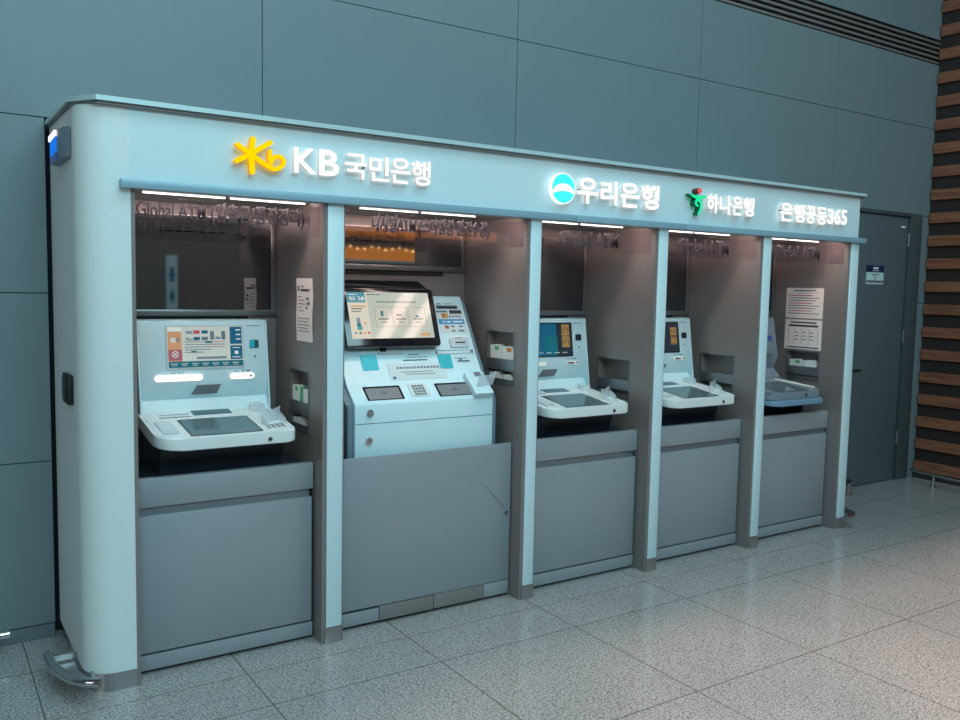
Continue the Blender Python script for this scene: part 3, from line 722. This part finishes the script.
# ------------------------------------------------------------------ bank signs on the header
G_ = 'glowing bank names on the header'
YS = -.012
def letters(parent, boxes, bold):
    for ch, a, b_, z0, z1 in boxes:
        o = text_obj('letter', ch, a+.002, b_-.002, z0+.002, z1-.002, YS, 'sign', parent, depth=.016, bold=bold)
def standoff(parent, x0, x1, z0, z1):
    mb = MB()
    for x in (x0+.02, (x0+x1)/2, x1-.02): mb.cyl((x, 0, (z0+z1)/2), (x, YS, (z0+z1)/2), .004, n=8)
    mb.build('mounting_pins', 'signback', parent)
s1 = thing('bank_sign', 'glowing white Korean name with yellow star emblem, leftmost sign on the header', 'sign', (.79, 0, 1.98), G_)
mb = MB()
stroke(mb, [(.435, 2.047), (.427, 1.99), (.433, 1.925)], [.020, .023, .020], YS, .022); paint_sides(mb.build('emblem_upright', 'signy', s1), 'signyd')
mb = MB(); stroke(mb, [(.376, 2.020), (.424, 1.992), (.473, 1.961), (.512, 1.943)], .0175, YS-.001, .022); paint_sides(mb.build('emblem_stroke', 'signy', s1), 'signyd')
mb = MB(); stroke(mb, [(.502, 2.040), (.426, 1.991), (.372, 1.960)], .0175, YS-.002, .022); paint_sides(mb.build('emblem_stroke', 'signy', s1), 'signyd')
mb = MB(); stroke(mb, [(.501, 2.008), (.499, 1.985), (.502, 1.966)], .015, YS-.003, .022); paint_sides(mb.build('emblem_b_stem', 'signy', s1), 'signyd')
mb = MB(); stroke(mb, smooth_path([(.508, 1.943), (.530, 1.944), (.550, 1.958), (.556, 1.975), (.545, 1.989), (.527, 1.991), (.513, 1.981), (.506, 1.966)]), .015, YS-.004, .020); paint_sides(mb.build('emblem_b_loop', 'signy', s1), 'signyd')
letters(s1, [('K', .597, .695, 1.936, 2.038), ('B', .702, .792, 1.935, 2.039)], .018)
letters(s1, [('국', .812, .914, 1.934, 2.037), ('민', .920, 1.015, 1.933, 2.037), ('은', 1.019, 1.115, 1.932, 2.040), ('행', 1.117, 1.213, 1.931, 2.037)], .014)
standoff(s1, .60, 1.21, 1.94, 2.03)
s2 = thing('bank_sign', 'glowing white Korean name beside a round cyan emblem on the header', 'sign', (2.2, 0, 1.98), G_)
def disc(mb, cx, cz, r, y, d, n=40, f=None):
    mb.prism([(cx+r*math.cos(2*PI*k/n), y, cz+r*math.sin(2*PI*k/n)) for k in range(n)], (0, -d, 0))
mb = MB(); disc(mb, 1.935, 1.981, .073, YS, .020); em = mb.build('emblem_rim', 'signw', s2)
mb = MB(); disc(mb, 1.935, 1.981, .068, YS-.0195, .002); mb.build('emblem_disc', 'signc', em)
mb = MB(); arch = smooth_path([(1.868, 1.966), (1.890, 1.992), (1.933, 2.004), (1.978, 1.993), (2.002, 1.964)])+smooth_path([(2.000, 1.957), (1.975, 1.966), (1.935, 1.970), (1.895, 1.964), (1.871, 1.955)])
mb.prism([(x, YS-.0205, z) for x, z in arch], (0, -.003, 0)); mb.build('emblem_arch', 'signw', em)
letters(s2, [('우', 2.024, 2.156, 1.919, 2.047), ('리', 2.169, 2.283, 1.923, 2.043), ('은', 2.300, 2.431, 1.919, 2.045), ('행', 2.441, 2.571, 1.918, 2.045)], .026)
standoff(s2, 2.03, 2.56, 1.94, 2.03)
s3 = thing('bank_sign', 'glowing white Korean name beside a green dancing figure emblem with red dot', 'sign', (3.05, 0, 1.98), G_)
mb = MB(); mb.cyl((2.849, 0, 2.040), (2.849, YS-.03, 2.040), .0155, n=24); paint_sides(mb.build('emblem_dot', 'signr', s3), 'signrd')
mb = MB(); stroke(mb, smooth_path([(2.782, 2.018), (2.808, 2.007), (2.847, 2.004), (2.884, 2.008), (2.909, 2.017)]), [.004]+[.016]*19+[.004], YS-.02, .03) if False else None
pth = smooth_path([(2.780, 2.019), (2.808, 2.009), (2.847, 2.005), (2.884, 2.009), (2.910, 2.019)])
stroke(mb, pth, [.004+.014*math.sin(PI*i/(len(pth)-1)) for i in range(len(pth))], -.004, .036); paint_sides(mb.build('emblem_arms', 'signg', s3), 'signgd')
pth = smooth_path([(2.840, 1.962), (2.826, 1.972), (2.831, 1.988), (2.850, 1.990), (2.864, 1.976), (2.864, 1.950), (2.848, 1.918)])
mb = MB(); stroke(mb, pth, [.014+.004*math.sin(PI*i/(len(pth)-1)) for i in range(len(pth))], -.004, .036); paint_sides(mb.build('emblem_body', 'signg', s3), 'signgd')
letters(s3, [('하', 2.922, 3.018, 1.930, 2.037), ('나', 3.023, 3.122, 1.930, 2.035), ('은', 3.127, 3.210, 1.930, 2.037), ('행', 3.217, 3.311, 1.929, 2.036)], .022)
standoff(s3, 2.93, 3.3, 1.94, 2.03)
s4 = thing('bank_sign', 'glowing white lettering ending in 365, rightmost sign on the header', 'sign', (3.86, 0, 1.98), G_)
letters(s4, [('은', 3.536, 3.649, 1.923, 2.032), ('행', 3.656, 3.764, 1.922, 2.031), ('공', 3.770, 3.866, 1.922, 2.030), ('동', 3.872, 3.974, 1.921, 2.028), ('3', 3.980, 4.042, 1.930, 2.026), ('6', 4.046, 4.110, 1.931, 2.027), ('5', 4.115, 4.178, 1.932, 2.027)], .022)
standoff(s4, 3.54, 4.17, 1.94, 2.03)

# ------------------------------------------------------------------ things on the left end wall
XL = -.1715
v = thing('side_light_box', 'small grey light box with blue display and white lamp on the rounded booth end', 'light box', (XL, .24, 2.0))
mb = MB(); mb.prism([(XL-.001, .44, 1.938), (XL-.026, .43, 1.938), (XL-.030, .25, 1.938), (XL-.022, .15, 1.938), (XL-.001, .118, 1.938)], (0, 0, .108), bev=.003); mb.build('housing', 'cheek', v)
mb = MB(); mb.prism([(XL-.026, .425, 1.968), (XL-.030, .425, 1.968), (XL-.035, .24, 1.968), (XL-.030, .24, 1.968)], (0, 0, .055)); mb.build('display', 'blue', v)
mb = MB(); mb.prism([(XL-.026, .425, 1.940), (XL-.029, .425, 1.940), (XL-.034, .24, 1.940), (XL-.030, .24, 1.940)], (0, 0, .026)); mb.build('lower_display', 'blued', v)
mb = MB(); mb.prism([(XL-.026, .43, 2.025), (XL-.034, .43, 2.025), (XL-.038, .24, 2.025), (XL-.030, .24, 2.025)], (0, 0, .020)); mb.build('lamp', 'lampw', v)
o = thing('door_buzzer', 'small black box fixed halfway up the rounded white booth end', 'buzzer', (XL, .2, 1.10))
box('case', 'dark', o, XL-.020, XL-.001, .17, .30, 1.045, 1.155, bev=.004); box('side_button', 'navy', o, XL-.025, XL-.020, .20, .28, 1.06, 1.14, bev=.002)

# ------------------------------------------------------------------ notices and envelopes
def notice_sheet(xf, y0, y1, z0, z1, label, rows, dark=None, curl=0):
    """sheet on the side wall facing -x; columns run from y1 (left in view) to y0"""
    t = thing('paper_notice', label, 'notice', (xf, (y0+y1)/2, (z0+z1)/2), 'paper notices taped inside the bays')
    mb = MB(); n = 10; fr = []
    for i in range(n+1):
        z = z0+(z1-z0)*i/n; w = curl*math.sin(i*1.1)
        fr.append((z, xf-.0015-abs(curl)*.5*(1-math.cos(i*.9))))
    for i in range(n):
        (za, xa), (zb, xb) = fr[i], fr[i+1]
        mb.prism([(xa, y1, za), (xa, y0, za), (xb, y0, zb), (xb, y1, zb)], (-.0006, 0, 0))
    mb.build('sheet', 'paper', t)
    F = Frame((xf-.0025-abs(curl), y1, z0), (0, -1, 0), (0, 0, 1)); W = y1-y0; H = z1-z0
    R = []
    for m, a0, a1, b0, b1 in rows: R.append((m, a0*W, a1*W, b0*H, b1*H))
    mb = MB(); mats = []
    for i, (m, a0, a1, b0, b1) in enumerate(R):
        if m not in mats: mats.append(m)
        mb.mi = mats.index(m); F.plate(mb, a0, a1, b0, b1, 0, .0004)
    mb.build('printed_lines', mats, t, smooth=False)
    return t
rows = [('s_blue', .12, .2, .80, .88), ('ink', .3, .5, .86, .88), ('inkd', .28, .8, .80, .83)]+[('ink', .12, .12+.25+.12*(i % 3), .70-.055*i, .712-.055*i) for i in range(5)]+[('s_text', .62, .80, .66, .70), ('s_text', .70, .85, .58, .63), ('s_text', .60, .72, .52, .55)]+[('ink', .1, .85-.1*(i % 2), .36-.05*i, .372-.05*i) for i in range(5)]
notice_sheet(.734, .100, .280, 1.262, 1.530, 'long curling paper notice taped in the leftmost bay above the leaflet pocket', rows, curl=.003)
rows = [('inkd', .2, .8, .90, .93), ('ink', .05, .95, .84, .845)]+[('s_red' if i % 3 == 0 else 'ink', .06, .70+.2*((i*5) % 3)/2, .74-.085*i, .765-.085*i) for i in range(8)]
notice_sheet(4.254, .160, .442, 1.346, 1.545, 'upper of two white notices in the rightmost bay', rows)
rows = [('inkd', .15, .85, .88, .93), ('inkd', .1, .9, .76, .83), ('inkd', .07, .93, .05, .09)]+[('ink', .1, .9, .66-.12*i, .665-.12*i) for i in range(5)]+[('ink', a, a+.008, .18, .7) for a in (.1, .25, .45, .65, .9)]+[('s_text', .28+.2*(i % 3), .38+.2*(i % 3), .56-.12*(i//3), .59-.12*(i//3)) for i in range(9)]
notice_sheet(4.254, .160, .442, 1.140, 1.336, 'lower of two white notices in the rightmost bay, with a dark-edged table', rows)

def envelopes(xf, y0, y1, z0, h, label, m='env', accent=None, tilt=0):
    t = thing('envelope_stack', label, 'envelopes', (xf+.03, (y0+y1)/2, z0), 'envelope stacks in the side pockets')
    w = y1-y0
    mb = MB()
    for k in range(4):
        xx = xf+.008+.009*k
        mb.prism([(xx, y0, z0), (xx, y1, z0), (xx, y1-.002*k, z0+h), (xx, y0+w*.25, z0+h+.006*((k+1) % 2)), (xx, y0, z0+h-.012)], (.006, 0, 0))
    mb.build('envelopes', m, t)
    if accent: box('printed_corner', accent, t, xf+.005, xf+.0075, y0+w*.2, y0+w*.55, z0+h-.022, z0+h-.003)
    return t
xf = .734; y0, y1, z0, z1 = POCK[0]; zm = z0+.47*(z1-z0)
envelopes(xf, .272, .352, zm-.052, .115, 'white and green envelope stack on the upper pocket shelf of the leftmost bay', accent='envg')
envelopes(xf, .232, .268, zm-.052, .112, 'narrow green envelope bundle between two white stacks, leftmost bay', m='envg')
envelopes(xf, .158, .228, zm-.052, .108, 'white envelope stack nearest the post in the leftmost bay pocket')
envelopes(xf, .22, .345, z0, .040, 'low white envelope pile at the bottom of the leftmost bay pocket')
xf = 1.753; y0, y1, z0, z1 = POCK[1]; zm = z0+.47*(z1-z0)
envelopes(xf, .205, .300, zm-.052, .115, 'white envelope stack with green corner beside the large kiosk, upper shelf', accent='envg')
envelopes(xf, .098, .198, zm-.052, .112, 'white envelope stack with orange corner beside the large kiosk, upper shelf', accent='envo')
envelopes(xf, .200, .305, z0, .045, 'left one of two low envelope piles beside the large kiosk')
envelopes(xf, .098, .185, z0, .040, 'right one of two low envelope piles beside the large kiosk')
xf = 4.254; y0, y1, z0, z1 = POCK[4]; zm = z0+.47*(z1-z0)
envelopes(xf, .300, .400, zm-.045, .085, 'white envelope stack with green corner under the notices, rightmost bay', accent='envg')
envelopes(xf, .195, .288, zm-.045, .085, 'plain white envelope stack under the notices nearest the right post')

# ------------------------------------------------------------------ chrome rails
GR = 'chrome guard rails near the floor'
r1 = thing('guard_rail', 'curved chrome bumper rail around the rounded left foot of the booth', 'guard rail', (-.2, .05, 0), GR)
pts = smooth_path([(-.266, .262, .083), (-.267, .23, .083), (-.259, .118, .083), (-.225, .003, .083), (-.180, -.060, .083), (-.140, -.084, .083)])
MB().tube(pts, .0175, 16).build('rail', 'chrome', r1)
box('bracket', 'steel', r1, -.262, -.1765, .205, .222, .072, .094); box('bracket', 'steel', r1, -.160, -.146, -.072, .006, .074, .092)
mb = MB(); mb.prism([(-.182, .20, .060), (-.25, .20, .060), (-.235, .06, .060), (-.19, -.03, .060), (-.15, -.035, .060), (-.165, .03, .060), (-.182, .10, .060)], (0, 0, .004)); mb.build('mounting_plate', 'steel', r1)
r2 = thing('guard_rail', 'short chrome rail end by the slate wall at the left picture edge', 'guard rail', (-.7, .53, 0), GR)
MB().tube([(-1.6, .527, .09), (-.372, .527, .09)], .0165, 16).build('rail', 'chrome', r2)
mb = MB(); [mb.cyl((x, .527, 0), (x, .527, .08), .01) for x in (-.62, -1.3)]; mb.build('foot', 'steel', r2)
r3 = thing('guard_rail', 'thin chrome rail on short feet in front of the wooden slat wall', 'guard rail', (6.05, 0, 0), GR)
MB().tube([(6.10, .56, .098), (6.075, .47, .098), (6.05, .345, .098), (6.0, 0, .098), (6.0, -1.6, .098)], .011, 14).build('rail', 'chrome', r3)
for (x, y) in ((6.052, .345), (6.0, -.55), (6.0, -1.4)):
    mb = MB(); mb.cyl((x, y, 0), (x, y, .092), .010); mb.cyl((x, y, 0), (x, y, .008), .028); mb.build('foot', 'chrome', r3)
r4 = thing('guard_rail', 'curved chrome rail end around the right foot of the booth', 'guard rail', (4.4, .0, 0), GR)
MB().tube(smooth_path([(4.30, -.055, .085), (4.36, -.050, .087), (4.405, -.030, .090), (4.435, .03, .092), (4.445, .12, .092), (4.446, .3, .092)]), .018, 14).build('rail', 'chrome', r4)
mb = MB(); mb.box(4.356, 4.445, .16, .175, .05, .08); mb.build('bracket', 'steel', r4)
r5 = thing('guard_rail', 'short dark rail stub standing at the wall beside the door', 'guard rail', (5.17, .52, 0), GR)
mb = MB(); mb.cyl((5.20, .53, 0), (5.20, .53, .10), .026); mb.cyl((5.20, .53, 0), (5.20, .53, .010), .036); mb.build('foot', 'chrome', r5)
MB().tube([(4.75, .53, .10), (5.215, .53, .10)], .022, 14).build('rail', 'navy', r5)

# ------------------------------------------------------------------ hall behind the photographer (seen in the mirrors)
t = thing('cafe_fascia', 'orange lit cafe front board reflected in the mirror behind the large kiosk', 'shop front', (5.9, -8, 0))
box('lower_board', 'cafe', t, 4.3, 7.6, -8.05, -8.0, 1.90, 2.10); box('upper_board', 'cafe', t, 4.3, 7.6, -8.05, -8.0, 2.24, 2.37)
box('dark_rail', 'hall', t, 4.3, 7.6, -8.05, -7.96, 2.11, 2.24); box('pale_ledge', 'signpale', t, 4.3, 7.6, -8.05, -7.9, 1.86, 1.90)
box('light_line', 'pinkwin', t, 4.3, 7.6, -8.0, -7.98, 2.37, 2.385); box('canopy', 'hall', t, 4.3, 7.6, -8.4, -7.9, 2.39, 2.8); box('counter', 'hall', t, 4.3, 7.6, -8.5, -8.0, 0, 1.86)
for k in range(26):
    x = 4.4+.122*k; z = 2.085+.02*math.sin(k*1.7)
    o = MB().sphere((0, 0, 0), .014, 10).build('light_bulb', 'bulb', None)
    o.location = (x, -7.94, z); tag(o, 'small glowing orange bulb of the string in front of the cafe board', 'bulb', 'string bulbs of the cafe')
t = thing('hanging_banner', 'narrow white banner with blue marks reflected in the mirror of the leftmost bay', 'banner', (2.35, -8, 0))
box('panel', 'signpale', t, 2.27, 2.42, -8.01, -7.98, .2, 1.86)
F = Frame((2.27, -7.98, .2), (-1, 0, 0), (0, 0, 1)); F.o = Vector((2.42, -7.979, .2))
mb = MB(); F.plate(mb, .05, .10, 1.30, 1.50, 0, .003); F.plate(mb, .03, .12, 1.38, 1.41, .0, .004); mb.prism([F.p(.075, 1.22, 0), F.p(.11, 1.10, 0), F.p(.075, .98, 0), F.p(.04, 1.10, 0)], F.n*.003); F.plate(mb, .045, .105, .78, .9, 0, .003, r=.02)
mb.build('blue_marks', 's_blue', t)
box('pillar', 'hall', None, 1.2, 3.4, -8.6, -8.02, 0, HZ); tag(bpy.data.objects['pillar'], 'dark square pillar behind the narrow white banner', 'pillar')
for k, (a, b_, y0, y1) in enumerate(((4.97, 5.17, -8.2, -3.6), (5.42, 5.60, -8.2, -3.6))):
    t = thing('ceiling_light', ('inner' if k == 0 else 'outer')+' of two long pinkish ceiling light strips mirrored in the kiosk monitor', 'ceiling light', ((a+b_)/2, -6, 5.9), 'long ceiling light strips')
    box('housing', 'frame', t, a-.02, b_+.02, y0-.02, y1+.02, 5.94, 6.0); box('diffuser', 'pinkwin2', t, a, b_, y0, y1, 5.93, 5.945)

# ------------------------------------------------------------------ lights
def area(name, loc, target, sx, sy, col, e, spread=PI):
    l = bpy.data.lights.new(name, 'AREA'); l.shape = 'RECTANGLE'; l.size = sx; l.size_y = sy; l.energy = e; l.color = col; l.spread = spread
    o = bpy.data.objects.new(name, l); COL.objects.link(o); o.location = loc
    o.rotation_euler = (Vector(target)-Vector(loc)).to_track_quat('-Z', 'Y').to_euler(); return o
def spot(name, loc, target, col, e, ang, blend, rad=.1):
    l = bpy.data.lights.new(name, 'SPOT'); l.energy = e; l.color = col; l.spot_size = ang; l.spot_blend = blend; l.shadow_soft_size = rad
    o = bpy.data.objects.new(name, l); COL.objects.link(o); o.location = loc
    o.rotation_euler = (Vector(target)-Vector(loc)).to_track_quat('-Z', 'Y').to_euler(); return o
CY = (.52, .89, 1.0)
area('booth_key', (-.3, -6.3, 5.6), (1.3, 0, 1.2), 6, 3, CY, 430)  # added key light for the booth front, no fixture modelled
area('hall_fill', (4, -7, 5.6), (4, -10.5, 1.5), 8, 1.5, (1, .9, .82), 260)  # added fill, brightens the hall wall that the mirrors reflect
area('ceiling_panel_near', (1.6, -2.3, 5.9), (1.6, -1.6, 0), 6, 2.5, CY, 200)
area('hall_side_panel', (-5.8, -3.5, 3.2), (-.2, .2, 1.2), 3, 3, (1, .95, .92), 55)
for x in (1.4, 2.7, 4.0, 5.2):
    spot('warm_floor_spot', (x-.1, -3.0, 5.8), (x+.1, -2.55, 0), (1, .66, .53), 520, math.radians(42), .35, .12)  # added spots that warm the floor tone away from the booth
w = bpy.data.worlds.new('World'); SC.world = w; w.use_nodes = True
w.node_tree.nodes['Background'].inputs[0].default_value = (.35, .5, .55, 1); w.node_tree.nodes['Background'].inputs[1].default_value = .1

# ------------------------------------------------------------------ camera
cx, cy, cz, yaw, pitch, roll, f = -.6523, -3.2668, 1.5069, .5830, .0844, .0201, 859.386
fw = Vector((math.sin(yaw)*math.cos(pitch), math.cos(yaw)*math.cos(pitch), -math.sin(pitch)))
rt = Vector((math.cos(yaw), -math.sin(yaw), 0)); up = rt.cross(fw)
r2 = math.cos(roll)*rt+math.sin(roll)*up; u2 = -math.sin(roll)*rt+math.cos(roll)*up
cam = bpy.data.cameras.new('camera'); co = bpy.data.objects.new('camera', cam); COL.objects.link(co)
mw = Matrix((r2, u2, -fw)).transposed().to_4x4(); mw.translation = Vector((cx, cy, cz)); co.matrix_world = mw
cam.sensor_width = 36; cam.lens = f/960*36; cam.clip_start = .05
SC.camera = co
SC.view_settings.view_transform = 'Standard'; SC.view_settings.look = 'None'; SC.view_settings.gamma = 1; SC.view_settings.exposure = 0
for o in SC.objects:
    if '_o' in o: del o['_o']
